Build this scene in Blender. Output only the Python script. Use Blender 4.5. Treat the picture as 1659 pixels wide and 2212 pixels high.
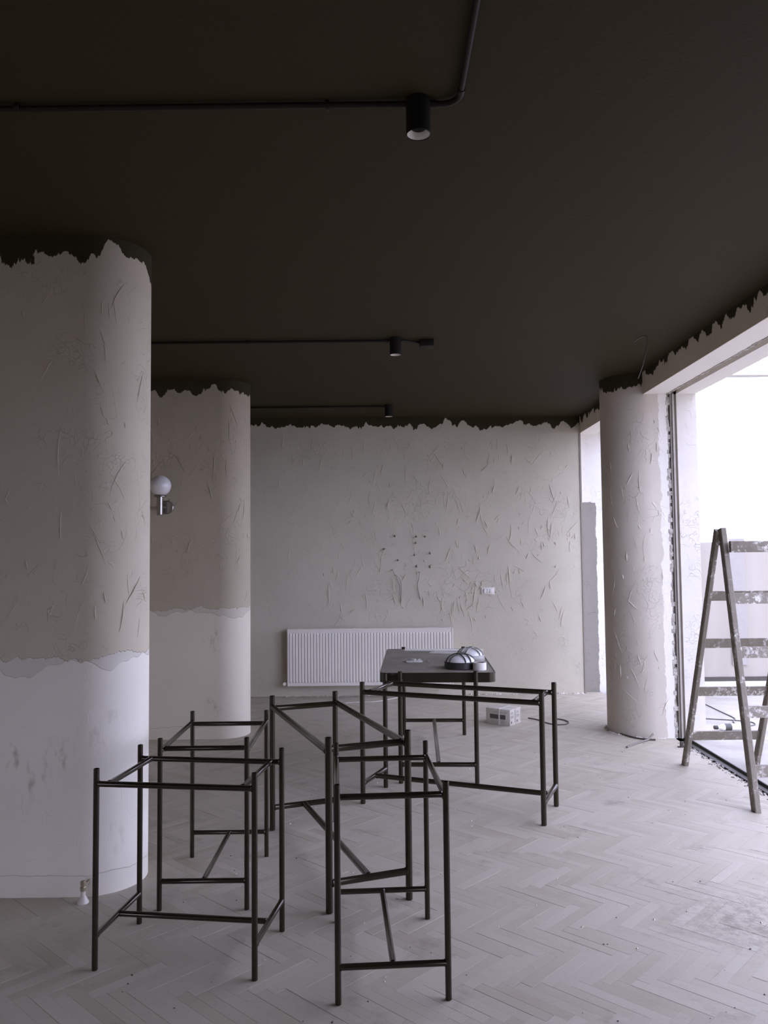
import bpy, bmesh, math, random
from mathutils import Vector, Matrix
for o in list(bpy.data.objects): bpy.data.objects.remove(o)
scene = bpy.context.scene
COL = scene.collection
rnd = random.Random(7)

# ------------------------------------------------------------------ camera
F, PITCH, ROLL, YAW = 1733.0, 0.053553, 0.009826, -0.002928
cp, sp = math.cos(PITCH), math.sin(PITCH)
fw = Vector((-math.sin(YAW)*cp, math.cos(YAW)*cp, sp))
r0 = Vector((math.cos(YAW), math.sin(YAW), 0)); u0 = r0.cross(fw)
rr = r0*math.cos(ROLL) - u0*math.sin(ROLL)
uu = u0*math.cos(ROLL) + r0*math.sin(ROLL)
cam_data = bpy.data.cameras.new('camera')
cam_data.sensor_fit = 'VERTICAL'; cam_data.sensor_height = 24.0
cam_data.lens = F/2212*24.0
cam_data.clip_start = 0.05
cam = bpy.data.objects.new('camera', cam_data); COL.objects.link(cam)
EYE = Vector((0, 0, 1.55))
cam.matrix_world = Matrix(((rr.x, uu.x, -fw.x, EYE.x), (rr.y, uu.y, -fw.y, EYE.y), (rr.z, uu.z, -fw.z, EYE.z), (0, 0, 0, 1)))
scene.camera = cam
def pix(P):
    d = Vector(P)-EYE; z = d.dot(fw)
    return (829.5+F*d.dot(rr)/z, 1106-F*d.dot(uu)/z, z)

# ------------------------------------------------------------------ light: a bright overcast sky outside, nothing else
SKY = (0.84, 0.90, 1.31)
SKY_STRENGTH = 5.2
OPEN_Y0 = 1.9            # where the big opening in the right-hand wall begins
world = bpy.data.worlds.new('overcast_sky'); scene.world = world
world.use_nodes = True
bg = world.node_tree.nodes['Background']
bg.inputs['Color'].default_value = (*SKY, 1); bg.inputs['Strength'].default_value = SKY_STRENGTH
scene.view_settings.view_transform = 'Standard'; scene.view_settings.look = 'None'
scene.view_settings.gamma = 1.0; scene.view_settings.use_curve_mapping = False
scene.view_settings.exposure = 0.0
try:
    scene.cycles.diffuse_bounces = 6
except Exception:
    pass

# ------------------------------------------------------------------ node helpers
class NT:
    def __init__(s, name):
        s.m = bpy.data.materials.new(name); s.m.use_nodes = True
        s.t = s.m.node_tree; s.b = s.t.nodes['Principled BSDF']
        s._pos = None
    def n(s, typ, ins=None, **props):
        nd = s.t.nodes.new(typ)
        for k, v in props.items(): setattr(nd, k, v)
        for k, v in (ins or {}).items(): s.put(nd.inputs[k], v)
        return nd
    def put(s, sock, v):
        if isinstance(v, bpy.types.NodeSocket): s.t.links.new(v, sock)
        elif isinstance(v, bpy.types.Node): s.t.links.new(v.outputs[0], sock)
        elif isinstance(v, tuple) and len(v) == 3 and sock.type == 'RGBA': sock.default_value = (*v, 1)
        else: sock.default_value = v
    def math(s, op, a, b=0.0, c=0.0, clamp=False):
        nd = s.n('ShaderNodeMath', operation=op, use_clamp=clamp)
        s.put(nd.inputs[0], a); s.put(nd.inputs[1], b); s.put(nd.inputs[2], c)
        return nd.outputs[0]
    def pos(s):
        if s._pos is None:
            g = s.n('ShaderNodeNewGeometry'); s._pos = g.outputs['Position']
        return s._pos
    def xyz(s):
        sp_ = s.n('ShaderNodeSeparateXYZ', {0: s.pos()})
        return sp_.outputs[0], sp_.outputs[1], sp_.outputs[2]
    def mapped(s, sc, rot=(0, 0, 0), loc=(0, 0, 0), src=None):
        return s.n('ShaderNodeMapping', {'Vector': src or s.pos(), 'Scale': sc, 'Rotation': rot, 'Location': loc}).outputs[0]
    def noise(s, scale, detail=3.0, rough=0.55, vec=None, dist=0.0):
        return s.n('ShaderNodeTexNoise', {'Vector': vec or s.pos(), 'Scale': scale, 'Detail': detail, 'Roughness': rough, 'Distortion': dist}).outputs[0]
    def ramp(s, x, lo, hi, a=0.0, b=1.0):
        nd = s.n('ShaderNodeMapRange', {'Value': x, 'From Min': lo, 'From Max': hi, 'To Min': a, 'To Max': b})
        return nd.outputs[0]
    def mix(s, f, a, b):
        nd = s.n('ShaderNodeMix', data_type='RGBA')
        s.put(nd.inputs[0], f); s.put(nd.inputs[6], a); s.put(nd.inputs[7], b)
        return nd.outputs[2]
    def mul(s, c, f):
        nd = s.n('ShaderNodeMix', data_type='RGBA', blend_type='MULTIPLY')
        s.put(nd.inputs[0], 1.0); s.put(nd.inputs[6], c); s.put(nd.inputs[7], f)
        return nd.outputs[2]
    def bump(s, h, strength=0.4, dist=0.01):
        nd = s.n('ShaderNodeBump', {'Height': h, 'Strength': strength, 'Distance': dist})
        s.put(s.b.inputs['Normal'], nd.outputs[0])
    def out(s, color=None, rough=0.6, metal=0.0, **kw):
        if color is not None: s.put(s.b.inputs['Base Color'], color)
        s.put(s.b.inputs['Roughness'], rough); s.put(s.b.inputs['Metallic'], metal)
        for k, v in kw.items(): s.put(s.b.inputs[k], v)
        return s.m

def simple(name, col, rough=0.5, metal=0.0, var=0.1, scale=30, bump=0.0, **kw):
    t = NT(name); tc = t.n('ShaderNodeTexCoord').outputs['Object']
    f = t.noise(scale, 3, .6, tc)
    c = t.mix(f, tuple(x*(1-var) for x in col), tuple(min(1, x*(1+var)) for x in col))
    if bump: t.bump(f, bump, .004)
    return t.out(c, rough, metal, **kw)

DARK_PAINT = (0.0395, 0.0300, 0.0118)
PLASTER = (0.55, 0.49, 0.385)
WHITE_PL = (0.82, 0.76, 0.65)

def scratches(t, lw=1.0):
    """ridges and dents left by a trowel: thin crooked lines, patchy, plus soft lumps"""
    h = None
    for k, (sc, rot, w) in enumerate((((5.5, 5.5, 1.6), (0.25, 0.3, 0.2), .011), ((4.2, 4.2, 1.5), (-0.55, -0.5, 1.1), .010), ((11, 11, 3.4), (0.15, -0.2, 0.5), .018))):
        wob = t.n('ShaderNodeTexNoise', {'Vector': t.pos(), 'Scale': 3.0+k, 'Detail': 2.0})
        vadd = t.n('ShaderNodeVectorMath', {0: t.pos(), 1: wob.outputs[1]}, operation='MULTIPLY_ADD')
        vadd.inputs[1].default_value = (0.12, 0.12, 0.12); t.t.links.new(wob.outputs[1], vadd.inputs[0]); t.t.links.new(t.pos(), vadd.inputs[2])
        vec = t.mapped(sc, rot, (k*3.1, k*1.7, k), vadd.outputs[0])
        v = t.n('ShaderNodeTexVoronoi', {'Vector': vec, 'Scale': 1.0}, feature='DISTANCE_TO_EDGE').outputs[0]
        line = t.ramp(v, 0.0, w*lw, 1.0, 0.0)
        mask = t.ramp(t.noise(2.6+k, 3, .7, t.mapped((1, 1, 1), (0, 0, 0), (k*9.0, 2, 1))), .53, .66)
        x = t.math('MULTIPLY', line, mask)
        h = x if h is None else t.math('ADD', h, x)
    soft = t.noise(3.2, 4, .55)
    fine = t.noise(26, 4, .65)
    h = t.math('MULTIPLY', h, 0.5)
    h = t.math('ADD', h, t.math('MULTIPLY', soft, 0.7))
    return t.math('ADD', h, t.math('MULTIPLY', fine, 0.16))

def plaster(name, base=PLASTER, paint_z=None, dado_z=None, dado=WHITE_PL, strength=.55, stains=(), extra=None, lw=1.6):
    t = NT(name); x, y, z = t.xyz()
    tone = t.noise(1.3, 5, .6)
    col = t.mix(t.ramp(tone, .3, .7), tuple(c*.92 for c in base), tuple(c*1.06 for c in base))
    rough = 0.85
    h = scratches(t, lw)
    if dado_z is not None:
        e = t.noise(1.0, 5, .68, t.mapped((6, 6, 2.5)))
        lim = t.math('ADD', t.math('MULTIPLY_ADD', e, .16, dado_z-.08), 0.0)
        low = t.ramp(t.math('SUBTRACT', z, lim), 0.002, -0.002)
        # rough band of scraped filler just under the seam
        e2 = t.noise(1.0, 3, .6, t.mapped((3, 3, 1), (0, 0, 0), (4, 1, 7)))
        lim2 = t.math('MULTIPLY_ADD', e2, .30, dado_z-.20)
        band = t.ramp(t.math('SUBTRACT', z, lim2), -0.002, 0.002)
        dc = t.mix(t.ramp(t.noise(1.8, 4, .6), .35, .7), tuple(c*.94 for c in dado), dado)
        dc = t.mix(band, dc, tuple(c*.80 for c in dado))
        col = t.mix(low, col, dc)
        h = t.math('MULTIPLY', h, t.ramp(low, 0, 1, 1.0, .30))
        h = t.math('ADD', h, t.ramp(low, 0, 1, 1.1, 0.0))
        h = t.math('ADD', h, t.math('MULTIPLY', t.math('MULTIPLY', band, low), .45))
        # plaster skirting scar near the floor
        e3 = t.math('MULTIPLY_ADD', t.noise(1, 3, .6, t.mapped((7, 7, 1))), .05, .075)
        sk = t.ramp(t.math('SUBTRACT', z, e3), -.002, .002)
        h = t.math('ADD', h, t.math('MULTIPLY', sk, .5))
    for (sx, sy, sz, rad, dark) in stains:
        d = t.n('ShaderNodeVectorMath', {0: t.pos(), 1: (sx, sy, sz)}, operation='DISTANCE').outputs[1]
        m = t.math('MULTIPLY', t.ramp(d, rad, rad*.3), t.ramp(t.noise(26, 3, .6, t.mapped((1, 1, .4))), .52, .68), clamp=True)
        col = t.mix(t.math('MULTIPLY', m, dark*.6), col, (0.30, 0.25, 0.185))
    if extra: col, h = extra(t, x, y, z, col, h)
    if paint_z is not None:
        e = t.noise(1.0, 2, .5, t.mapped((6.8, 6.8, 2.6), (0.0, 0.35, 0)))
        e2 = t.noise(1.0, 4, .75, t.mapped((26, 26, 5), (0.35, -0.35, 0)))
        lim = t.math('MULTIPLY_ADD', e, .34, paint_z-.17)
        lim = t.math('ADD', lim, t.math('MULTIPLY_ADD', e2, .10, -.05))
        up = t.ramp(t.math('SUBTRACT', z, lim), -.0015, .0015)
        col = t.mix(up, col, DARK_PAINT)
    t.bump(h, strength, .012)
    return t.out(col, rough, 0.0, **{'Specular IOR Level': .25})

# ------------------------------------------------------------------ mesh helpers
class MB:
    def __init__(s): s.v, s.f = [], []
    def add(s, vs, fs):
        k = len(s.v); s.v += [tuple(v) for v in vs]; s.f += [tuple(i+k for i in f) for f in fs]; return s
    def box(s, x0, x1, y0, y1, z0, z1):
        vs = [(x, y, z) for z in (z0, z1) for y in (y0, y1) for x in (x0, x1)]
        return s.add(vs, [(0, 2, 3, 1), (4, 5, 7, 6), (0, 1, 5, 4), (2, 6, 7, 3), (0, 4, 6, 2), (1, 3, 7, 5)])
    def rbox(s, x0, x1, y0, y1, z0, z1, b=.003):
        """box with chamfered edges"""
        bm = bmesh.new(); bmesh.ops.create_cube(bm, size=1)
        for v in bm.verts:
            v.co = Vector(((x0+x1)/2+v.co.x*(x1-x0), (y0+y1)/2+v.co.y*(y1-y0), (z0+z1)/2+v.co.z*(z1-z0)))
        bmesh.ops.bevel(bm, geom=list(bm.edges), offset=b, segments=2, affect='EDGES', profile=.5)
        bm.verts.index_update()
        s.add([v.co for v in bm.verts], [[v.index for v in f.verts] for f in bm.faces]); bm.free(); return s
    def rings(s, rings, cap0=True, cap1=True, closed=False):
        n = len(rings[0]); k = len(s.v)
        for r in rings: s.v += [tuple(p) for p in r]
        m = len(rings)
        for i in range(m if closed else m-1):
            a, b = k+i*n, k+((i+1) % m)*n
            for j in range(n): s.f.append((a+j, a+(j+1) % n, b+(j+1) % n, b+j))
        if not closed:
            if cap0: s.f.append(tuple(k+j for j in range(n-1, -1, -1)))
            if cap1: s.f.append(tuple(k+(m-1)*n+j for j in range(n)))
        return s
    def cyl(s, a, b, ra, rb=None, n=16, prof=None, cap0=True, cap1=True):
        a, b = Vector(a), Vector(b); d = (b-a); L = d.length; d = d/L
        u = d.orthogonal().normalized(); w = d.cross(u)
        if prof is None: prof = ((0, ra), (L, ra if rb is None else rb))
        R = [[a+d*t+(u*math.cos(2*math.pi*j/n)+w*math.sin(2*math.pi*j/n))*r for j in range(n)] for t, r in prof]
        return s.rings(R, cap0, cap1)
    def lathe(s, c, prof, n=32, cap0=True, cap1=True):
        c = Vector(c)
        R = [[c+Vector((math.cos(2*math.pi*j/n)*r, math.sin(2*math.pi*j/n)*r, z)) for j in range(n)] for r, z in prof]
        return s.rings(R, cap0, cap1)
    def tube(s, pts, r, n=8, sub=1):
        P = [Vector(p) for p in pts]
        for _ in range(sub):
            Q = [P[0]]
            for i in range(len(P)-1): Q += [P[i]*.75+P[i+1]*.25, P[i]*.25+P[i+1]*.75]
            P = Q+[P[-1]]
        R = []; up = None
        for i, p in enumerate(P):
            d = (P[min(i+1, len(P)-1)]-P[max(i-1, 0)]).normalized()
            if up is None: up = d.orthogonal().normalized()
            up = (up-d*up.dot(d)).normalized(); w = d.cross(up)
            R.append([p+(up*math.cos(2*math.pi*j/n)+w*math.sin(2*math.pi*j/n))*r for j in range(n)])
        return s.rings(R)
    def prism(s, poly, z0, z1):
        return s.rings([[(x, y, z0) for x, y in poly], [(x, y, z1) for x, y in poly]])
    def build(s, name, mat, parent=None, smooth=40, loc=None):
        me = bpy.data.meshes.new(name); me.from_pydata(s.v, [], s.f); me.update()
        if smooth:
            me.shade_smooth(); me.set_sharp_from_angle(angle=math.radians(smooth))
        me.materials.append(mat)
        o = bpy.data.objects.new(name, me); COL.objects.link(o)
        if parent: o.parent = parent
        if loc: o.location = loc
        return o
def tag(o, label, cat, group=None, kind=None):
    o['label'] = label; o['category'] = cat
    if group: o['group'] = group
    if kind: o['kind'] = kind
    return o
def thing(name, label, cat, loc=(0, 0, 0), rz=0.0, group=None):
    o = bpy.data.objects.new(name, None); COL.objects.link(o); o.empty_display_size = .05
    o.location = loc; o.rotation_euler = (0, 0, rz)
    return tag(o, label, cat, group)

# ------------------------------------------------------------------ structure
CEIL = 3.09; YB = 8.97; XL = -3.1; XR = 2.24; YR = -2.4
PZ = 3.0
M_back = plaster('back_wall_plaster', (.58, .53, .42), PZ, strength=.6, lw=2.2)
M_wall = plaster('wall_plaster', PLASTER, PZ)
def ceil_mat():
    t = NT('dark_ceiling_paint'); f = t.noise(2.0, 4, .6)
    t.bump(t.math('ADD', t.noise(60, 3, .6), t.math('MULTIPLY', f, .6)), .25, .006)
    return t.out(t.mix(f, tuple(c*.93 for c in DARK_PAINT), tuple(c*1.07 for c in DARK_PAINT)), .7, **{'Specular IOR Level': .15})
M_ceil = ceil_mat()

o = MB().box(XL-.2, XR+.46, YR-.2, YB+.35, CEIL, CEIL+.25).build('ceiling', M_ceil, smooth=0)
tag(o, 'dark brown painted ceiling', 'ceiling', kind='structure')
o = MB().box(XL-.2, XR, YB, YB+.25, -.15, CEIL+.05).build('wall_back', M_back, smooth=0)
tag(o, 'rough trowelled grey back wall with ragged dark paint line along its top', 'wall', kind='structure')
o = MB().box(XL-.2, XL, YR, YB, -.15, CEIL+.05).build('wall_left', M_wall, smooth=0)
tag(o, 'grey plastered wall that the piers run into', 'wall', kind='structure')
m = MB(); m.box(XL-.2, -2.6, YR-.2, YR, -.15, CEIL+.05); m.box(-1.0, XR+.46, YR-.2, YR, -.15, CEIL+.05); m.box(-2.6, -1.0, YR-.2, YR, 2.2, CEIL+.05)
o = m.build('wall_front', M_wall, smooth=0)   # unseen doorway gap, added behind the viewer to brighten the pier faces
tag(o, 'grey plastered wall facing the radiator wall', 'wall', kind='structure')
o = MB().box(XR, XR+.46, YR, OPEN_Y0, -.15, CEIL+.02).build('wall_right', M_wall, smooth=0)
tag(o, 'plastered wall section beside the large opening', 'wall', kind='structure')

# lintel over the opening, with the groove of the removed window frame in its soffit
def lint_extra(t, x, y, z, col, h):
    face = t.ramp(x, XR+.004, XR+.008)
    col = t.mix(face, col, (.90, .85, .77))
    return col, h
M_lint = plaster('lintel_plaster', (.70, .615, .48), PZ+.05, extra=lint_extra)
lb = MB()
lb.box(XR, XR+.20, OPEN_Y0, YB+.1, 2.90, CEIL+.02)
lb.box(XR+.29, XR+.46, OPEN_Y0, YB+.1, 2.905, CEIL+.02)
lb.box(XR+.20, XR+.29, OPEN_Y0, YB+.1, 2.945, CEIL+.02)
o = lb.build('wall_right_lintel', M_lint, smooth=0)
tag(o, 'concrete lintel with pale soffit above the wide opening', 'lintel', kind='structure')

def rough_mat(name, a, b, sc=18, st=.9):
    t = NT(name); f = t.noise(sc, 5, .7); g = t.noise(sc*4, 4, .7)
    t.bump(t.math('ADD', f, t.math('MULTIPLY', g, .5)), st, .02)
    return t.out(t.mix(t.ramp(f, .4, .6), a, b), .9)
M_rough = rough_mat('broken_plaster', (.36, .32, .26), (.66, .61, .53))
M_steel = simple('old_grey_steel', (.34, .305, .255), .6, .1, .2, 20, .2)

# ragged rows of broken plaster along the groove
def ragged_strip(x0, x1, n, along, fn):
    m = MB()
    for i in range(n):
        t0, t1 = i/n, (i+1)/n
        a, b = along[0]+(along[1]-along[0])*t0, along[0]+(along[1]-along[0])*t1
        if rnd.random() < .04: continue
        fn(m, a, b+.004, x0+rnd.uniform(-.004, .006), x1+rnd.uniform(-.014, .012), rnd.uniform(.006, .022))
    return m
m = ragged_strip(XR+.195, XR+.215, 70, (OPEN_Y0, 6.78), lambda m, a, b, x0, x1, d: m.box(x0, x1, a, b, 2.90-d*.25, 2.95))
o = m.build('plaster_edge', M_rough, bpy.data.objects['wall_right_lintel'], smooth=0)
o = MB().box(XR+.215, XR+.245, OPEN_Y0, 6.78, 2.915, 2.95).build('steel_angle', M_steel, bpy.data.objects['wall_right_lintel'], smooth=0)

# piers
def arc(cx, cy, r, a0, a1, n):
    return [(cx+r*math.cos(math.radians(a0+(a1-a0)*i/n)), cy+r*math.sin(math.radians(a0+(a1-a0)*i/n))) for i in range(n+1)]
R1 = .235
def pier_left(y0, cx, mat, label):
    poly = [(XL, y0)]+arc(cx, y0+R1, R1, -90, 90, 40)+[(XL, y0+2*R1)]
    o = MB().prism(poly, -.01, CEIL+.01).build('wall_left_pier', mat, smooth=30)
    return tag(o, label, 'pier', kind='structure')
M_p1 = plaster('near_pier_plaster', (.55, .48, .365), PZ+.005, 1.09, WHITE_PL, .6, lw=1.3,
               stains=((-1.69, 3.765, .63, .10, .9), (-1.50, 3.765, .64, .10, .9), (-1.60, 3.765, .52, .10, .9), (-1.3, 3.78, .75, .14, .5), (-1.27, 3.8, .25, .10, .5)))
M_p2 = plaster('second_pier_plaster', (.44, .38, .28), PZ-.005, 1.11, (.68, .61, .49), .6, lw=1.8,
               stains=((-1.43, 6.92, .83, .13, .9), (-1.43, 6.93, .30, .12, .8)))
pier_left(3.765, -1.40, M_p1, 'rounded plastered pier with handprints and a capped pipe at its foot')
pier_left(6.92, -1.41, M_p2, 'rounded plastered pier carrying the globe wall lamp')
# pier between the two openings on the right
def p3_extra(t, x, y, z, col, h):
    e = t.noise(1, 4, .65, t.mapped((4, 4, 7)))
    lim = t.math('MULTIPLY_ADD', e, .09, 2.325)
    m = t.ramp(t.math('SUBTRACT', x, lim), -.002, .002)
    col = t.mix(m, col, (.74, .69, .61))
    h = t.math('ADD', h, t.ramp(m, 0, 1, 1.0, 0.0))
    return col, h
M_p3 = plaster('window_pier_plaster', (.57, .51, .42), PZ-.01, None, strength=.6, extra=p3_extra, lw=1.8)
poly = [(XR+.20, 6.78)]+[(XR+.20, 7.44)]+arc(2.30, 7.11, .33, 90, 270, 48)
o = MB().prism(poly[::-1], -.01, CEIL+.01).build('wall_right_pier', M_p3, smooth=30)
tag(o, 'rounded plastered pier standing between the two openings', 'pier', kind='structure')
P3 = o
def jamb_extra(t, x, y, z, col, h):
    e = t.noise(1, 4, .6, t.mapped((9, 9, 9)))
    lim = t.math('MULTIPLY_ADD', e, .08, 2.08)
    lo = t.ramp(t.math('SUBTRACT', z, lim), .003, -.003)
    e2 = t.noise(1, 4, .65, t.mapped((5, 5, 9)))
    rt = t.ramp(t.math('SUBTRACT', x, t.math('MULTIPLY_ADD', e2, .05, 2.40)), .002, -.002)
    m = t.math('MULTIPLY', lo, rt)
    col = t.mix(m, col, (.27, .245, .205))
    return col, t.math('ADD', h, m)
M_jamb = plaster('jamb_plaster', (.80, .76, .69), None, None, strength=.7, extra=jamb_extra)
m = MB(); m.box(XR, XR+.46, YB+.10, YB+.35, -.15, CEIL+.02)
o = m.build('wall_back_jamb', M_jamb, smooth=0)
tag(o, 'window reveal with a grey cement patch beside the back wall', 'wall', kind='structure')
M_reveal = plaster('outer_reveal_plaster', (.66, .61, .53), None, None, strength=.8)
m = MB(); m.box(XR+.29, XR+.46, 6.80, 7.44, -.01, 2.93); m.box(XR+.19, XR+.30, 6.86, 7.40, -.01, 2.95)
o = m.build('outer_reveal', M_reveal, P3, smooth=0)
m = ragged_strip(XR+.19, XR+.215, 90, (0, 2.9), lambda m, a, b, x0, x1, d: m.box(x0, x1, 6.785-d*.4, 6.88, a, b))
m.box(XR+.19, XR+.222, 6.80, 6.90, 0, 2.9)
m.build('plaster_edge', M_rough, P3, smooth=0)
m = MB(); m.box(XR+.225, XR+.262, 6.775, 6.87, 0, 2.9); m.box(XR+.240, XR+.248, 6.760, 6.80, 0, 2.9)
m.build('steel_frame', M_steel, P3, smooth=0)
# dark strip put in for the shaded gap line where back wall ends
o = MB().box(XR-.012, XR+.006, YB-.008, YB+.02, 0, 2.90).build('trim_1', simple('gap_shade_brown', (.25, .22, .18), .6), smooth=0)
tag(o, 'thin grey-brown strip for the shaded gap at the end of the back wall', 'trim', kind='structure')

# ridges and drags left by the trowel, standing proud of the plaster
def ridges(par, mat, n, u0_, u1_, z0, z1, surf, px_w, seed):
    rg = random.Random(seed); m = MB()
    cl = [(rg.uniform(u0_, u1_), rg.uniform(z0, z1)) for _ in range(max(3, n//7))]
    for _ in range(n):
        if rg.random() < .55:
            c_ = rg.choice(cl); u, z = c_[0]+rg.gauss(0, .16), c_[1]+rg.gauss(0, .16)
        else: u, z = rg.uniform(u0_, u1_), rg.uniform(z0, z1)
        if not (u0_+.02 < u < u1_-.02 and z0+.05 < z < z1-.1): continue
        a = rg.gauss(math.pi/2, .45); L_ = .03+.22*rg.random()**2.2; k = rg.uniform(-1.6, 1.6); w_ = px_w*rg.uniform(.45, 1.15); hgt = w_*rg.uniform(.35, .8)
        pts = []; N_ = 5
        for i_ in range(N_+1):
            t_ = i_/N_-.5
            pts.append((u+math.cos(a)*L_*t_-math.sin(a)*k*L_*L_*(t_*t_), z+math.sin(a)*L_*t_+math.cos(a)*k*L_*L_*(t_*t_)+rg.gauss(0, .002)))
        R_ = []
        for i_, (pu, pz) in enumerate(pts):
            pu = min(max(pu, u0_), u1_)
            f_ = max(.12, math.sin(math.pi*(i_+.35)/(N_+.7)))
            du, dz = -math.sin(a)*w_*f_*.5, math.cos(a)*w_*f_*.5
            c0, n0 = surf(pu); c1, n1_ = surf(pu+du); c2, n2_ = surf(pu-du)
            R_.append([(c1[0]-n1_[0]*.002, c1[1]-n1_[1]*.002, pz+dz), (c0[0]+n0[0]*hgt*f_, c0[1]+n0[1]*hgt*f_, pz), (c2[0]-n2_[0]*.002, c2[1]-n2_[1]*.002, pz-dz)])
        m.rings(R_)
    o_ = m.build('trowel_ridges', mat, par, 60); o_['kind'] = 'stuff'
    return o_
def on_pier(y0, cx):
    def f(u):                      # u: distance along the face, 0 at the start of the curve
        if u < 0: return (cx+u, y0), (0, -1)
        a = u/R1; return (cx+R1*math.sin(a), y0+R1-R1*math.cos(a)), (math.sin(a), -math.cos(a))
    return f
ridges(bpy.data.objects['wall_back'], M_back, 420, -1.3, 2.2, .75, 2.95, lambda u: ((u, YB), (0, -1)), .011, 3)
ridges(bpy.data.objects['wall_left_pier'], M_p1, 95, -.75, .36, 1.12, 2.95, on_pier(3.765, -1.40), .006, 5)
ridges(bpy.data.objects['wall_left_pier.001'], M_p2, 110, -.75, .36, 1.14, 2.95, on_pier(6.92, -1.41), .009, 6)
def on_p3(u):
    if u > 0: return (2.30+u, 6.78), (0, -1)
    a = -u/.33; return (2.30-.33*math.sin(a), 7.11-.33*math.cos(a)), (-math.sin(a), -math.cos(a))
ridges(P3, M_p3, 70, -.40, .10, .1, 2.9, on_p3, .009, 8)

# ------------------------------------------------------------------ floor
def floor_mat(name, source):
    t = NT(name); x, y, z = t.xyz()
    if source == 'object': r = t.n('ShaderNodeObjectInfo').outputs['Random']
    else: r = t.n('ShaderNodeAttribute', attribute_name='tone').outputs['Fac']
    base = t.mix(r, (.39, .335, .25), (.485, .43, .345))
    dust = t.ramp(t.noise(1.7, 5, .62), .36, .66)
    base = t.mix(t.math('MULTIPLY', dust, .75), base, (.455, .405, .32))
    stain = t.ramp(t.noise(3.7, 5, .7, t.mapped((1, 1, 1), (0, 0, .5), (3, 8, 0))), .57, .74)
    base = t.mix(t.math('MULTIPLY', stain, .7), base, (.25, .215, .165))
    streak = t.ramp(t.noise(1.0, 4, .7, t.mapped((9, 60, 1), (0, 0, .785))), .56, .70)
    base = t.mix(t.math('MULTIPLY', streak, .16), base, (.27, .235, .18))
    speck = t.ramp(t.noise(95, 2, .5), .70, .76)
    base = t.mix(t.math('MULTIPLY', speck, .5), base, (.19, .16, .12))
    # trampled rubble patch near the opening
    d = t.n('ShaderNodeVectorMath', {0: t.mapped((1, 1.3, 0)), 1: (1.62, 3.45*1.3, 0)}, operation='DISTANCE').outputs[1]
    pm = t.math('MULTIPLY', t.ramp(d, .55, .15), t.ramp(t.noise(17, 5, .75), .43, .60), clamp=True)
    base = t.mix(t.math('MULTIPLY', pm, .65), base, (.22, .19, .145))
    h = t.math('ADD', t.noise(40, 4, .7), t.math('MULTIPLY', pm, 1.5))
    t.bump(h, .25, .004)
    return t.out(base, .62, **{'Specular IOR Level': .35})
M_plank = floor_mat('dusty_oak_plank', 'object')
M_plank_far = floor_mat('dusty_oak_parquet', 'attr')
M_slab = simple('parquet_glue_bed', (.11, .095, .075), .9)
FX1 = XR+.19
floor = MB().box(XL, FX1, YR, YB+.1, -.15, -.012).build('floor', M_slab, smooth=0)
tag(floor, 'dusty pale herringbone parquet floor', 'floor', kind='structure')
PW, PL, NN = .05, .30, 6
ud = Vector((math.cos(math.radians(-43.5)), math.sin(math.radians(-43.5)))); vd = Vector((-ud.y, ud.x))
O0 = Vector((-.89, 2.92))
planks = []
rng = 140
for j in range(-rng, rng):
    for mm in range(-24, 25):
        for kind in (0, 1):
            if kind == 0:
                cu, cv = j+2*NN*mm+NN/2, j+.5
            else:
                cu, cv = j+.5, j-2*NN+1+2*NN*mm+NN/2
            c = O0+ud*(cu*PW)+vd*(cv*PW)
            if XL-.2 < c.x < FX1+.2 and .6 < c.y < YB+.2: planks.append((c, kind))
def rect(c, kind, g=.0001, gw=0.0):
    a, b = (ud, vd) if kind == 0 else (vd, ud)
    L, W = PL/2-g-gw*.6, PW/2-g-gw
    P = [c-a*L-b*W, c+a*L-b*W, c+a*L+b*W, c-a*L+b*W]
    return P if kind == 0 else P[::-1]
def clip(P, nx, ny, d):
    out = []
    for i in range(len(P)):
        a, b = P[i], P[(i+1) % len(P)]
        da, db = a.x*nx+a.y*ny-d, b.x*nx+b.y*ny-d
        if da <= 0: out.append(a)
        if da*db < 0: out.append(a+(b-a)*(da/(da-db)))
    return out
def inside(P): return all(XL < q.x < FX1 and .6 < q.y < YB for q in P)
def visarea(c):
    px = pix((c.x, c.y, 0))
    if px[2] < .3 or not (20 < px[0] < 1639 and px[1] < 2192): return 0
    # hidden inside a pier
    if c.x < -1.25 and c.y > 3.7: return 0
    return 1/px[2]**3
full = sorted([p_ for p_ in planks if inside(rect(*p_))], key=lambda p_: -visarea(p_[0]))
near = full[:300]; nearset = {id(p_) for p_ in near}
mb = MB(); L, W = PL/2-.0001, PW/2-.0001
b = .0003
mb.rings([[(-L, -W, -.013), (L, -W, -.013), (L, W, -.013), (-L, W, -.013)], [(-L, -W, -b), (L, -W, -b), (L, W, -b), (-L, W, -b)],
          [(-L+b, -W+b, 0), (L-b, -W+b, 0), (L-b, W-b, 0), (-L+b, W-b, 0)]], cap0=False)
p0 = mb.build('plank', M_plank, floor, smooth=0)
for i, (c, kind) in enumerate(near):
    q = p0 if i == 0 else p0.copy()
    if i: COL.objects.link(q); q.parent = floor
    q.location = (c.x, c.y, rnd.uniform(-.0012, 0)); q.rotation_euler = (0, 0, math.atan2(ud.y, ud.x)+(math.pi/2 if kind else 0))
    if rnd.random() < .14: q.scale = (rnd.uniform(.994, 1), rnd.uniform(.955, .985), 1)
mb = MB(); tones = []
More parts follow.
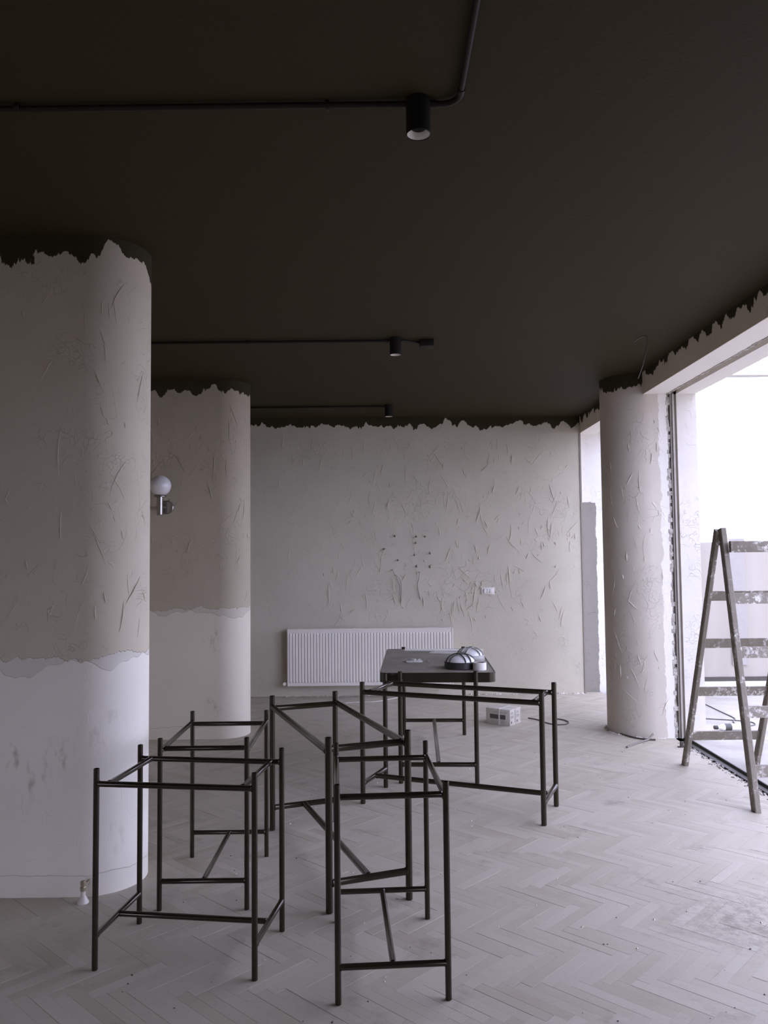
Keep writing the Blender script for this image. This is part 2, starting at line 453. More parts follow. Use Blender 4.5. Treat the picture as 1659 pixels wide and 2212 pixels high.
for p_ in planks:
    if id(p_) in nearset: continue
    P = rect(*p_, gw=(0 if rnd.random() < .88 else rnd.uniform(.0003, .0011)))
    for nx, ny, d in ((1, 0, FX1-.001), (-1, 0, -XL), (0, 1, YB+.08), (0, -1, -.6)):
        P = clip(P, nx, ny, d)
        if len(P) < 3: break
    if len(P) < 3: continue
    dz = rnd.uniform(-.0012, 0); n0 = len(mb.f)
    mb.rings([[(q.x, q.y, -.013) for q in P], [(q.x, q.y, dz) for q in P]], cap0=False)
    tones += [rnd.random()]*(len(mb.f)-n0)
    tones[-1] = tones[-1]
pf = mb.build('parquet_field', M_plank_far, floor, smooth=0); pf['kind'] = 'stuff'
at = pf.data.attributes.new('tone', 'FLOAT', 'FACE')
# same tone on all faces of a plank
k = 0
for i, v_ in enumerate(tones): at.data[i].value = v_

# floor track where the window frame stood
M_track = simple('rusty_track_metal', (.07, .06, .048), .6, .3, .3, 25, .3)
tr = MB(); tr.box(FX1, FX1+.11, YR, YB+.1, -.15, -.045)
o = tr.build('trim_2', simple('track_bed', (.06, .052, .042), .9), smooth=0)
tag(o, 'dark floor channel left by the removed window frame', 'trim', kind='structure')
m = MB(); m.box(FX1+.045, FX1+.105, OPEN_Y0, 6.72, -.045, -.012); m.box(FX1+.095, FX1+.105, OPEN_Y0, 6.72, -.02, .008)
m.build('rail', M_track, o, smooth=0)
M_terr = None
def terr_mat():
    t = NT('dusty_concrete'); f = t.noise(2.2, 5, .6); g = t.noise(30, 4, .7)
    c = t.mix(t.ramp(f, .35, .68), (.27, .243, .205), (.39, .355, .30))
    t.bump(g, .3, .006)
    return t.out(c, .8)
M_terr = terr_mat()
o = MB().box(FX1+.11, 9.0, -4, 13.0, -.15, 0).build('floor_terrace', M_terr, smooth=0)
tag(o, 'dusty grey terrace floor outside the opening', 'floor', kind='structure')
o = MB().box(-40, 40, -40, 40, -.6, -.3).build('ground', simple('gravel_ground', (.2, .185, .16), .9), smooth=0)
tag(o, 'grey ground around the building', 'ground', kind='structure')

# ------------------------------------------------------------------ tube furniture
def tube_metal():
    t = NT('black_lacquered_steel'); tc = t.n('ShaderNodeTexCoord').outputs['Object']
    f = t.noise(5, 2, .5, tc); g = t.noise(160, 2, .5, tc)
    c = t.mix(t.ramp(f, .35, .7), (.016, .0132, .008), (.021, .0175, .011))
    t.bump(g, .05, .001)
    return t.out(c, t.ramp(f, .3, .7, .14, .18), 0.0, **{'Specular IOR Level': .5, 'Specular Tint': (1.0, .88, .68)})
M_tube = tube_metal()
def leg_mesh(m, x, y, h, r):
    m.lathe((x, y, 0), [(r*.9, 0), (r, .0015), (r, h-.001), (r-.001, h), (r-.0022, h), (r-.0022, h-.03)], 20)
def rail_mesh(m, a, b, r, weld=True):
    a, b = Vector(a), Vector(b); L = (b-a).length
    m.cyl(a, b, r, n=18, prof=((0, r*.7), (r*.80, r*1.0), (r*.93, r*1.16), (r*1.05, r*1.13), (r*1.35, r), (L-r*1.35, r), (L-r*1.05, r*1.13), (L-r*.93, r*1.16), (L-r*.80, r), (L, r*.7)))
def table_frame(name, label, q, r, group=None, long_y=None, zt=.69, zl=.125):
    X, Y, a, Wd, D, h = q
    root = thing(name, label, 'table frame', (X, Y, 0), a, group)
    lx, ly = Wd/2, D/2
    for sx in (-1, 1):
        for sy in (-1, 1):
            m = MB(); leg_mesh(m, 0, 0, h, r)
            m.build('leg', M_tube, root, 35, (sx*lx, sy*ly, 0))
    longy = D > Wd
    ins = .048
    for s in (-1, 1):
        m = MB()
        if longy: rail_mesh(m, (s*lx, -ly, zt), (s*lx, ly, zt), r)
        else: rail_mesh(m, (-lx, s*ly, zt), (lx, s*ly, zt), r)
        m.build('top_rail', M_tube, root, 35)
        m = MB()
        if longy: rail_mesh(m, (-lx, s*(ly-ins), zt), (lx, s*(ly-ins), zt), r)
        else: rail_mesh(m, (s*(lx-ins), -ly, zt), (s*(lx-ins), ly, zt), r)
        m.build('cross_rail', M_tube, root, 35)
        m = MB()
        if longy: rail_mesh(m, (-lx, s*ly, zl), (lx, s*ly, zl), r)
        else: rail_mesh(m, (s*lx, -ly, zl), (s*lx, ly, zl), r)
        m.build('foot_rail', M_tube, root, 35)
    m = MB()
    if longy: rail_mesh(m, (0, -ly, zl), (0, ly, zl), r)
    else: rail_mesh(m, (-lx, 0, zl), (lx, 0, zl), r)
    m.build('stretcher', M_tube, root, 35)
    return root
FR = {
 'A': (-0.7631, 3.26, -0.1377, 0.622, 0.3845, 0.7475), 'B': (-0.8033, 3.9279, 0.0042, 0.3845, 0.622, 0.7465),
 'C': (-0.2642, 4.1716, 0.3526, 0.3745, 1.136, 0.752), 'D': (0.0063, 3.184, 0.0614, 0.3845, 0.624, 0.748),
 'E': (0.4606, 5.0596, -0.3983, 1.1323, 0.3735, 0.752), 'F': (0.4034, 6.2636, -0.0427, 0.5162, 1.4604, 0.752)}
RS, RB = .0112, .0157
table_frame('table_frame', 'small thin-tube table frame beside the pier with handprints and capped pipe', FR['A'], RS)
table_frame('table_frame', 'small thin-tube table frame standing between the two rounded piers', FR['B'], RS)
table_frame('table_frame', 'small thin-tube table frame whose leg nearly touches the askew long frame', FR['D'], RS)
table_frame('table_frame', 'long thick-tube table frame set askew among the three small frames', FR['C'], RB)
table_frame('table_frame', 'long thick-tube table frame in front of the perforated-top table', FR['E'], RB)
tab = table_frame('tray_table', 'black tube table with a perforated metal tray top holding lamps and tape', FR['F'], RB, zt=.69)
tab['category'] = 'table'
# perforated tray top
TW, TD, TZ0, TZ1, TR = .80, 1.405, .672, .737, .055
def rrect(w, d, r, n=6):
    P = []
    for cx, cy, a in ((w/2-r, d/2-r, 0), (-w/2+r, d/2-r, 90), (-w/2+r, -d/2+r, 180), (w/2-r, -d/2+r, 270)): P += arc(cx, cy, r, a, a+90, n)
    return P
def perf_mat():
    t = NT('perforated_grey_sheet'); tc = t.n('ShaderNodeTexCoord').outputs['Object']
    v = t.n('ShaderNodeTexVoronoi', {'Vector': tc, 'Scale': 100.0, 'Randomness': 0.0}, feature='F1').outputs['Distance']
    m = t.ramp(v, .27, .33)
    d = t.noise(6, 4, .65, tc)
    c = t.mix(m, (.03, .026, .02), t.mix(t.ramp(d, .35, .7), (.21, .185, .145), (.29, .26, .21)))
    t.bump(m, .5, .002)
    return t.out(c, .6, .1)
m = MB()
o_, i_ = rrect(TW, TD, TR), rrect(TW-.012, TD-.012, TR-.006)
m.rings([[(x, y, z) for x, y in P] for P, z in ((i_, TZ0), (o_, TZ0), (o_, TZ1+.002), (i_, TZ1+.002), (i_, TZ0))], False, False)
tray = m.build('tabletop', M_tube, tab, 50)
m = MB(); m.rings([[(x, y, z) for x, y in rrect(TW-.012, TD-.012, TR-.006)] for z in (TZ1-.004, TZ1)])
pm = m.build('perforated_sheet', perf_mat(), tray, 0); pm['label'] = 'grey perforated sheet metal'

# ------------------------------------------------------------------ things on the tray table
TOP = TZ1+.0003
M_opal = simple('opal_glass', (.74, .71, .68), .18, 0, .03)
M_blackplastic = simple('black_plastic', (.022, .019, .015), .45, 0, .15)
def bulkhead(x, y, rz, label, tilt=0.0, base_mat=None, R=.128):
    t = thing('bulkhead_lamp', label, 'lamp', (x, y, TOP), rz)
    bm_ = base_mat or M_blackplastic
    MB().lathe((0, 0, 0), [(R*.97, 0), (R, .004), (R, .044), (R*.97, .048), (R*.90, .048)], 40).build('base', bm_, t, 40)
    rd, hd = R*.92, .052
    prof = [(rd*math.cos(a), .044+hd*math.sin(a)) for a in [math.radians(i*9) for i in range(10)]]
    prof.append((.001, .044+hd))
    MB().lathe((0, 0, 0), prof, 40).build('glass_dome', M_opal, t, 60)
    for axis in (0, 1):
        for s in (-1, 1):
            off = s*.022; pts = []
            half = math.sqrt((R*.95)**2-off**2)
            for i in range(13):
                a = math.pi*i/12; c = -half*math.cos(a)
                rad = math.sqrt(c*c+off*off)/(R*.95)
                zz = .046+(hd+.006)*math.sqrt(max(0, 1-rad*rad))
                pts.append((c, off, zz) if axis == 0 else (off, c, zz))
            MB().tube(pts, .0042, 8, 0).build('guard_bar', bm_, t, 50)
    return t
bulkhead(.552, 5.80, .5, 'round lamp with black base and white dome beside the tape roll', 0, None, .113)
M_clearplastic = simple('greyish_plastic', (.30, .28, .25), .25, 0, .15)
bulkhead(.665, 6.17, .9, 'round caged lamp with greyish base lying behind the black-based one', 0, M_clearplastic, .110)
tp = thing('tape_roll', 'roll of white masking tape leaning against the lamp base', 'tape', (.679, 5.695, TOP))
M_tape = simple('white_tape', (.70, .66, .60), .6, 0, .04); M_core = simple('cardboard_core', (.34, .28, .20), .85)
n = 36
MB().lathe((0, 0, 0), [(.034, 0), (.046, 0), (.047, .001), (.047, .051), (.046, .052), (.034, .052), (.034, 0)], n, False, False).build('tape', M_tape, tp, 40)
MB().lathe((0, 0, 0), [(.031, 0), (.0345, 0), (.0345, .051), (.031, .051), (.031, 0)], n, False, False).build('core', M_core, tp, 40)
M_strip = simple('white_strip_plastic', (.82, .78, .71), .45, 0, .05)
def strip(x0, y0, x1, y1, w, h, label, z=0):
    a, b = Vector((x0, y0)), Vector((x1, y1)); L = (b-a).length
    m = MB(); m.box(-L/2, L/2, -w/2, w/2, 0, h*.35); m.box(-L/2, L/2, -w/2, -w/2+.002, h*.35, h); m.box(-L/2, L/2, w/2-.002, w/2, h*.35, h)
    o = m.build('trim_strip', M_strip, None, 0); c = (a+b)/2
    o.location = (c.x, c.y, TOP+z); o.rotation_euler = (0, 0, math.atan2((b-a).y, (b-a).x))
    return tag(o, label, 'strip')
strip(.185, 6.885, .845, 6.80, .045, .012, 'long pale channel strip overhanging the tray corner')
strip(.39, 6.68, .775, 6.53, .040, .012, 'shorter pale channel strip lying behind the caged lamps')
strip(.43, 6.74, .79, 6.62, .022, .008, 'thin pale strip between the two channel strips')
pk = thing('hardware_packet', 'small crumpled white packet of fixings on the perforated top', 'packet', (.235, 6.14, TOP), .08)
MB().rbox(-.062, .062, -.04, .04, 0, .010, .004).build('card', simple('packet_card', (.62, .58, .53), .5, 0, .15, 60), pk)
m = MB()
for i in range(9):
    x, y = rnd.uniform(-.04, .045), rnd.uniform(-.02, .025); a = rnd.uniform(0, 3.1)
    m.cyl((x-.018*math.cos(a), y-.018*math.sin(a), .013+.0015*i), (x+.018*math.cos(a), y+.018*math.sin(a), .016+.0015*i), .004, .002, 8)
m.build('screws', simple('zinc_fixings', (.6, .57, .53), .35, .6), pk)
cb = thing('plastic_clip', 'tiny clear plastic clip beside the fixings packet', 'clip', (.345, 6.15, TOP))
MB().tube([(-.03, 0, .003), (-.01, .01, .012), (.01, .006, .016), (.03, 0, .003)], .003, 8).build('wire', M_clearplastic, cb)
MB().rbox(-.012, .012, -.008, .008, 0, .008, .002).build('body', M_clearplastic, cb)

# ------------------------------------------------------------------ radiator
M_rad = simple('radiator_enamel', (.80, .745, .665), .35, 0, .02)
rad = thing('panel_radiator', 'white fluted panel radiator fixed low on the back wall', 'radiator', (-1.047, 8.86, 0))
RW, RZ0, RZ1 = 1.815, .128, .742
NF = 54; mx = .018; pit = (RW-2*mx)/NF
xs = [(0, 0), (mx*.9, 0)]
for i in range(NF):
    x0 = mx+i*pit
    xs += [(x0+pit*.10, 0), (x0+pit*.28, 1), (x0+pit*.62, 1), (x0+pit*.80, 0)]
xs += [(RW-mx*.5, 0), (RW, 0)]
rows = [(RZ0, 0), (RZ0+.035, 0), (RZ0+.048, 1), (RZ1-.055, 1), (RZ1-.042, 0), (RZ1, 0)]
m = MB(); nx = len(xs)
vs = [(x, -.008*fx*fz, z) for z, fz in rows for x, fx in xs]
fs = [(r_*nx+i, r_*nx+i+1, (r_+1)*nx+i+1, (r_+1)*nx+i) for r_ in range(len(rows)-1) for i in range(nx-1)]
m.add(vs, fs)
m.box(0, RW, .001, .012, RZ0, RZ1)
m.build('front_panel', M_rad, rad, 25)
m = MB(); m.rbox(-.002, .012, -.004, .075, RZ0-.002, RZ1+.003, .002); m.build('side_cover', M_rad, rad, 30)
m = MB(); m.rbox(RW-.012, RW+.002, -.004, .075, RZ0-.002, RZ1+.003, .002); m.build('side_cover', M_rad, rad, 30)
m = MB(); m.box(0, RW, -.004, .004, RZ1-.002, RZ1+.004); m.box(0, RW, .068, .075, RZ1-.002, RZ1+.004)
for i in range(121):
    x = RW*i/120; m.box(x-.004, x+.004, .004, .068, RZ1-.002, RZ1+.002)
m.build('top_grille', M_rad, rad, 0)
MB().box(.01, RW-.01, .060, .072, RZ0, RZ1-.01).build('rear_panel', M_rad, rad, 0)
for xb in (.25, RW-.25): MB().box(xb-.02, xb+.02, .06, .1095, .3, .6).build('bracket', M_steel, rad, 0)
m = MB(); m.cyl((-.04, .035, .155), (-.03, -.03, .155), .017, n=20); m.cyl((-.04, .035, .155), (0, .035, .155), .008, n=12); m.cyl((-.031, -.031, .155), (-.031, -.034, .155), .006, n=12)
m.build('bleed_valve', M_rad, rad, 40)

# ------------------------------------------------------------------ switch plate
sw = thing('light_switch', 'white double rocker light switch on the back wall', 'switch', (1.173, YB, 1.139))
M_sw = simple('white_switch_plastic', (.76, .72, .66), .3, 0, .02)
MB().rbox(-.074, .074, -.010, .002, -.039, .039, .003).build('plate', M_sw, sw)
MB().rbox(-.048, .048, -.013, -.008, -.024, .024, .002).build('frame', simple('switch_frame', (.6, .56, .5), .35), sw)
for x0, x1 in ((-.046, -.016), (-.013, .012), (.015, .046)): MB().rbox(x0, x1, -.019, -.010, -.022, .022, .002).build('rocker', M_sw, sw)

# ------------------------------------------------------------------ anchors and wires on the back wall
M_rust = simple('rusty_wire', (.07, .06, .045), .6, .4, .3)
HOOKS = [(.15, 1.765), (.378, 1.742), (.476, 1.757), (.382, 1.675), (.014, 1.606), (.355, 1.546), (.541, 1.555), (.168, 1.486), (.389, 1.407), (.539, 1.40)]
for (hx, hz) in HOOKS:
    m = MB(); dx, dz = rnd.uniform(-.015, .015), rnd.uniform(-.01, .02)
    m.cyl((0, .004, 0), (dx, -.045, dz), .0040, n=10)
    ang = rnd.uniform(0, 6)
    pts = [(dx+.009*math.cos(ang+i*.9), -.04-.002*i, dz+.009*math.sin(ang+i*.9)) for i in range(8)]
    m.tube(pts, .0024, 8)
    m.tube([pts[-1], (pts[-1][0]+rnd.uniform(-.02, .02), -.06, pts[-1][2]+rnd.uniform(.005, .025))], .002, 8, 0)
    o = m.build('wall_anchor', M_rust, None, 50, (hx, YB, hz))
    tag(o, 'short twisted wire end sticking out of the back wall above radiator', 'wall anchor', 'cluster of wire ends on the back wall')
def cable(name, pts, r, mat, label, cat='cable', sub=2):
    P = [Vector(q) for q in pts]; c = P[0].copy()
    o = MB().tube([q-c for q in P], r, 8, sub).build(name, mat, None, 60, c)
    return tag(o, label, cat)
M_greycable = simple('grey_cable', (.40, .365, .31), .6)
M_darkcable = simple('dark_cable', (.09, .08, .065), .6)
cable('hanging_wire', [(.11, YB+.004, 1.384), (.115, YB-.05, 1.386), (.13, YB-.06, 1.35), (.145, YB-.05, 1.33), (.19, YB-.055, 1.30), (.215, YB-.03, 1.22), (.21, YB-.012, 1.10), (.205, YB-.006, 1.02)], .005, M_greycable, 'pale wire curling down the wall from the lower-left wire ends', 'wire')
cable('hanging_wire', [(.141, YB+.004, 1.322), (.15, YB-.04, 1.33), (.17, YB-.03, 1.28), (.195, YB-.008, 1.20)], .004, M_greycable, 'short pale wire tail hanging beside the long curling wire', 'wire')
cable('hanging_wire', [(.415, YB+.004, 1.35), (.415, YB-.06, 1.36), (.41, YB-.055, 1.31), (.39, YB-.02, 1.22), (.40, YB-.008, 1.15), (.425, YB-.006, 1.05)], .005, M_greycable, 'pale bent wire hanging straight down from the wire-end cluster', 'wire')

# ------------------------------------------------------------------ globe wall lamp on the second pier
sc_ = thing('wall_lamp', 'white globe wall lamp on a brushed steel stem', 'wall lamp', (-1.886, 6.92, 1.978))
M_brush = simple('brushed_steel', (.33, .30, .26), .3, .9, .1, 50)
gy = -.125
prof = [(.0305, -.0835)]+[(.089*math.cos(math.radians(a)), .089*math.sin(math.radians(a))) for a in range(-66, 90, 6)]+[(.001, .089)]
MB().lathe((.01, gy, .178), prof, 40).build('globe', M_opal, sc_, 70)
MB().lathe((.008, gy, 0), [(.047, .082), (.049, .084), (.049, .094), (.046, .098), (.033, .098)], 32).build('collar', M_brush, sc_, 40)
MB().lathe((.006, gy, 0), [(.021, -.072), (.025, -.068), (.025, .084)], 28).build('stem', M_brush, sc_, 40)
MB().cyl((.012, gy, 0), (.03, -.012, 0), .011, n=16).build('arm', M_brush, sc_, 40)
MB().cyl((.035, .003, 0), (.035, -.022, 0), .058, n=36, prof=((0, .058), (.018, .058), (.025, .052))).build('back_plate', M_brush, sc_, 40)

# ------------------------------------------------------------------ ceiling spots and conduits
M_lampblk = simple('black_spot_housing', (.013, .011, .0075), .6, 0, .1, **{'Specular IOR Level': .2})
M_refl = simple('grey_reflector', (.72, .67, .59), .5, .0, .05)
SP = [(.137, 2.64, 'black cylinder ceiling spot beside the conduit bend'), (.110, 5.63, 'black cylinder ceiling spot beside the junction box'), (.084, 8.17, 'black cylinder ceiling spot at the end of the conduit near the back wall')]
for x, y, lab in SP:
    t = thing('ceiling_spot', lab, 'ceiling light', (x, y, CEIL))
    r = .0415
    MB().lathe((0, 0, 0), [(r, .002), (r, -.121), (r-.002, -.123), (r-.003, -.121), (r-.003, -.06)], 36).build('housing', M_lampblk, t, 40)
    MB().lathe((0, 0, 0), [(r-.0025, -.121), (.024, -.101), (.024, -.1005)], 36, False, False).build('reflector', M_refl, t, 40)
    MB().lathe((0, 0, 0), [(.0245, -.1012), (.0245, -.098)], 24).build('lens', M_lampblk, t, 40)
M_cond = simple('painted_conduit', (.018, .015, .0095), .5, 0, .15, **{'Specular IOR Level': .2})
CR = .0105; ZC = CEIL-.016
def clips(par, xs_, y, cr=CR):
    for x in xs_:
        m = MB(); m.cyl((x-.007, y, ZC), (x+.007, y, ZC), cr+.004, n=16); m.box(x-.007, x+.007, y-.005, y+.005, ZC, CEIL-.0005)
        m.build('clip', M_cond, par, 40)
def conduit(label, pieces, xs_, y):
    t = thing('conduit', label, 'conduit')
    for pts in pieces:
        MB().tube(pts, CR, 14, 0).build('pipe', M_cond, t, 50)
    clips(t, xs_, y); return t
bend = [(.275-.06+.06*math.sin(math.radians(a)), 2.64-.06+.06*math.cos(math.radians(a)), ZC) for a in range(0, 91, 9)]
t = conduit('dark conduit with a right-angle bend at the ceiling spot', [[(XL, 2.645, ZC), (-1.2, 2.65, ZC), (-.3, 2.642, ZC), (.10, 2.64, ZC)], [(.175, 2.64, ZC)]+bend+[(.278, 1.8, ZC), (.28, YR, ZC)]], (-2.2, -1.22, -.17), 2.643)
MB().cyl((.165, 2.64, ZC), (.20, 2.64, ZC), .013, n=16).build('coupling', M_cond, t, 40)
MB().cyl((.275, 2.55, ZC), (.275, 2.58, ZC), .013, n=16).build('coupling', M_cond, t, 40)
conduit('dark conduit running to the spot and junction box', [[(XL, 5.665, ZC), (.07, 5.645, ZC)], [(.15, 5.64, ZC), (.28, 5.70, ZC)]], (-2.0, -.95, .05), 5.655)
conduit('dark conduit running to the spot near the back wall', [[(XL, 8.19, ZC), (.05, 8.175, ZC)]], (-1.6, -.85, -.03), 8.183)
jb = thing('junction_box', 'small dark junction box at the end of a conduit', 'junction box', (.335, 5.70, CEIL))
MB().rbox(-.05, .05, -.045, .045, -.043, .002, .004).build('body', M_lampblk, jb)
MB().rbox(-.047, .047, -.042, .042, -.048, -.042, .002).build('lid', M_lampblk, jb)
cable('ceiling_wire', [(1.802, 5.63, 3.045), (1.845, 5.63, 3.078), (1.905, 5.63, 3.092), (1.9, 5.63, 3.024), (1.87, 5.63, 2.891), (1.828, 5.63, 2.782)], .004, M_darkcable, 'thin stray wire dangling from the ceiling near the lintel', 'wire')

# ------------------------------------------------------------------ step ladder
def ladder_mat(name, lo):
    t = NT(name); tc = t.n('ShaderNodeTexCoord').outputs['Object']
    g = t.noise(1, 4, .6, t.mapped((30, 30, 4), (0, 0, 0), (0, 0, 0), tc))
    c = t.mix(g, (.15, .125, .09), (.25, .215, .165))
    s1 = t.ramp(t.noise(34, 4, .75, tc), .50, .58); s2 = t.ramp(t.noise(7, 3, .6, tc), lo, lo+.14)
    c = t.mix(t.math('MULTIPLY', s1, s2), c, (.62, .58, .51))
    t.bump(t.math('ADD', g, s1), .35, .004)
    return t.out(c, .75)
M_lad = ladder_mat('paint_splattered_rung_wood', .44)
M_stile = ladder_mat('worn_stile_wood', .53)
LX0, LX1 = 2.20, 2.72
lad = thing('step_ladder', 'paint-splattered wooden A-frame step ladder straddling the floor channel', 'ladder', (0, 0, 0))
def beam(p0_, p1_, wx, wd, name, par):
    """timber in the YZ plane: wx along X, wd across in YZ"""
    a, b = Vector(p0_), Vector(p1_); d = (b-a).normalized(); s_ = Vector((1, 0, 0)); u_ = d.cross(s_).normalized()
    R = []
    for q, k in ((a, 1.0), (b, .80)):
        hw, hd, ch = wx/2, wd/2*k, .004
        R.append([q+s_*x+u_*y for x, y in ((-hw+ch, -hd), (hw-ch, -hd), (hw, -hd+ch), (hw, hd-ch), (hw-ch, hd), (-hw+ch, hd), (-hw, hd-ch), (-hw, -hd+ch))])
    # cut feet flat on the ground
    if a.z < .06:
        for i, q in enumerate(R[0]):
            R[0][i] = q - d*(q.z/d.z)
    return MB().rings(R).build(name, M_stile, par, 30)
HT = 1.70
for lx in (LX0, LX1):
    beam((lx+.018, 4.87, 0), (lx+.018, 5.224, HT), .036, .064, 'stile', lad)
    beam((lx-.004, 5.94, 0), (lx-.004, 5.246, HT-.01), .030, .062, 'stile', lad)
    m = MB(); m.cyl((lx-.022, 5.23, 1.60), (lx+.05, 5.23, 1.60), .010, n=12); m.build('hinge_bolt', M_steel, lad, 40)
def yat(foot, top, z): return foot+(top-foot)*z/HT
for z in (1.252, .92, .567, .228):
    for foot, top, off in ((4.87, 5.224, -.012), (5.94, 5.246, .008)):
        yy = yat(foot, top, z)+off
        sl = (top-foot)/HT
        m = MB(); hh = .033
        a0 = Vector((LX0+.02, yy-sl*hh, z-hh)); a1 = Vector((LX0+.02, yy+sl*hh, z+hh)); th = .012
        vs = []
        for X in (LX0-.003, LX1+.012):
            for q, s in ((a0, -1), (a0, 1), (a1, 1), (a1, -1)): vs.append((X, q.y+s*th, q.z))
        m.add(vs, [(0, 1, 2, 3), (7, 6, 5, 4), (0, 4, 5, 1), (1, 5, 6, 2), (2, 6, 7, 3), (3, 7, 4, 0)])
        m.build('rung', M_lad, lad, 0)
m = MB(); m.rbox(LX0+.03, LX1-.0, 5.125, 5.16, 1.545, 1.617, .003); m.build('top_rung', M_lad, lad, 30)

# ------------------------------------------------------------------ strapped cartons
bx = thing('strapped_cartons', 'two printed tile cartons strapped together on the floor', 'box', (1.137, 7.307, 0), math.atan2(7.307-7.456, 1.137-.94))
# local: -x along the front face, +y to the back
M_cart = simple('printed_carton', (.50, .455, .385), .8, 0, .06, 12)
M_print = simple('carton_print', (.085, .073, .056), .8); M_print2 = simple('carton_grey_print', (.34, .31, .265), .8, 0, .3, 60)
LFx, DPT, HB = .247, .104, .142
for k in (0, 1):
    y0 = k*(DPT+.004)
    MB().rbox(-LFx, 0, y0, y0+DPT, 0, HB, .003).build('carton', M_cart, bx)
    for i in range(7): MB().box(-.0005, .0006, y0+DPT-.017, y0+DPT-.008, .022+i*.016, .022+i*.016+.009).build('side_mark', M_print, bx, 0)
    m = MB()
    cx, cz = y0+.028, .028
    m.add([(.0006, cx-.012, cz), (.0006, cx, cz-.015), (.0006, cx+.012, cz), (.0006, cx, cz+.015)], [(0, 1, 2, 3)])
    m.build('side_symbol', M_print, bx, 0)
    MB().box(-.0005, .0005, y0+.012, y0+.07, .062, .088).build('side_text', M_print2, bx, 0)
    MB().box(-.0005, .0005, y0+.018, y0+.06, .10, .118).build('side_text', M_print2, bx, 0)
for xa, xb_ in ((-.205, -.118), (-.102, -.046)): MB().box(xa, xb_, -.0007, .001, .052, .092).build('front_print', M_print, bx, 0)
for z0, z1, x0, x1 in ((.108, .112, -.185, -.03), (.116, .119, -.17, -.03), (.028, .032, -.195, -.045), (.018, .022, -.195, -.06), (.036, .040, -.195, -.05)): MB().box(x0, x1, -.0006, .001, z0, z1).build('front_text', M_print2, bx, 0)
m = MB(); ys = 2*DPT+.004
m.box(-.116, -.104, -.0025, -.0005, 0.001, HB+.0005); m.box(-.116, -.104, -.0025, ys+.002, HB-.0005, HB+.002); m.box(-.116, -.104, ys, ys+.002, .001, HB+.0005)
m.build('strap', simple('white_strap', (.66, .62, .56), .4), bx, 0)

# ------------------------------------------------------------------ bottle on the terrace
bt = thing('bottle', 'white plastic bottle with dark cap lying on the terrace floor', 'bottle', (2.86, 7.03, .0305), .07)
def xl(prof, n=24):
    m = MB(); m.rings([[(x, r*math.cos(2*math.pi*j/n), r*math.sin(2*math.pi*j/n)) for j in range(n)] for x, r in prof]); return m
xl([(.03, .013), (.045, .014), (.062, .024), (.08, .029), (.215, .030), (.24, .028), (.246, .022)]).build('body', simple('white_plastic', (.72, .69, .64), .3), bt, 35)
xl([(0, .015), (.003, .017), (.032, .017), (.034, .015)]).build('cap', M_blackplastic, bt, 35)
xl([(.092, .0303), (.15, .0306)]).build('label', simple('dark_label', (.05, .044, .036), .5), bt, 35)

# ------------------------------------------------------------------ capped pipe by the near pier
vp = thing('capped_pipe', 'short capped water pipe with white floor rosette at the pier foot', 'pipe', (-1.362, 3.705, 0))
M_whitepl = simple('white_pvc', (.60, .55, .47), .45); M_brass = simple('dull_brass', (.30, .25, .17), .45, .6, .2)
MB().lathe((0, 0, 0), [(.026, 0), (.025, .006), (.015, .024), (.011, .032)], 24).build('rosette', M_whitepl, vp)
MB().lathe((0, 0, 0), [(.010, .028), (.010, .06)], 16).build('pipe', M_whitepl, vp)
MB().lathe((0, 0, 0), [(.013, .052), (.014, .054), (.014, .068), (.011, .072), (.013, .076), (.013, .092), (.009, .096)], 6).build('valve', M_brass, vp, 20)
MB().cyl((0, .0, .07), (.004, .055, .072), .009, n=12).build('branch', M_brass, vp)

# ------------------------------------------------------------------ cables on the floors
cz = .005
cable('floor_cable', [(-.40, 8.50, cz), (-.236, 8.539, cz), (-.065, 8.556, cz), (.16, 8.80, cz), (.3, 8.93, cz)], .005, simple('pale_cable', (.58, .54, .48), .5), 'pale cable on the floor in front of the radiator')
cable('floor_cable', [(1.36, 7.64, cz), (1.431, 7.576, cz), (1.512, 7.347, cz), (1.612, 7.323, cz), (1.70, 7.40, cz), (1.68, 7.55, cz), (1.60, 7.60, cz)], .005, M_darkcable, 'dark looped cable on the floor beside the cartons')
cable('floor_cable', [(1.93, 6.46, .007), (1.96, 6.50, .007), (2.083, 6.62, .008), (2.182, 6.69, .012), (2.24, 6.76, .04)], .008, simple('flexible_conduit', (.17, .15, .12), .6), 'bent grey flexible conduit poking out at the window pier foot')
cable('floor_cable', [(2.0, 7.05, .007), (2.03, 6.90, .007), (2.12, 6.74, .007), (2.24, 6.70, .007)], .007, M_darkcable, 'grey cable hugging the rounded foot of the window pier')
cable('floor_cable', [(3.27, 8.316, cz), (3.26, 7.809, cz), (3.267, 7.50, cz), (3.164, 7.385, cz), (3.161, 7.188, cz), (3.319, 7.219, cz), (3.35, 7.376, cz), (3.20, 7.45, cz), (2.952, 7.541, cz)], .005, M_darkcable, 'thin dark cable looped on the terrace floor')
br = thing('floor_bracket', 'small rusty metal bracket on the floor by the window pier', 'bracket', (2.37, 6.47, 0))
MB().rbox(-.012, .014, -.01, .01, 0, .045, .002).build('upright', M_rust, br); MB().rbox(-.03, .02, -.012, .012, 0, .006, .001).build('foot', M_rust, br)

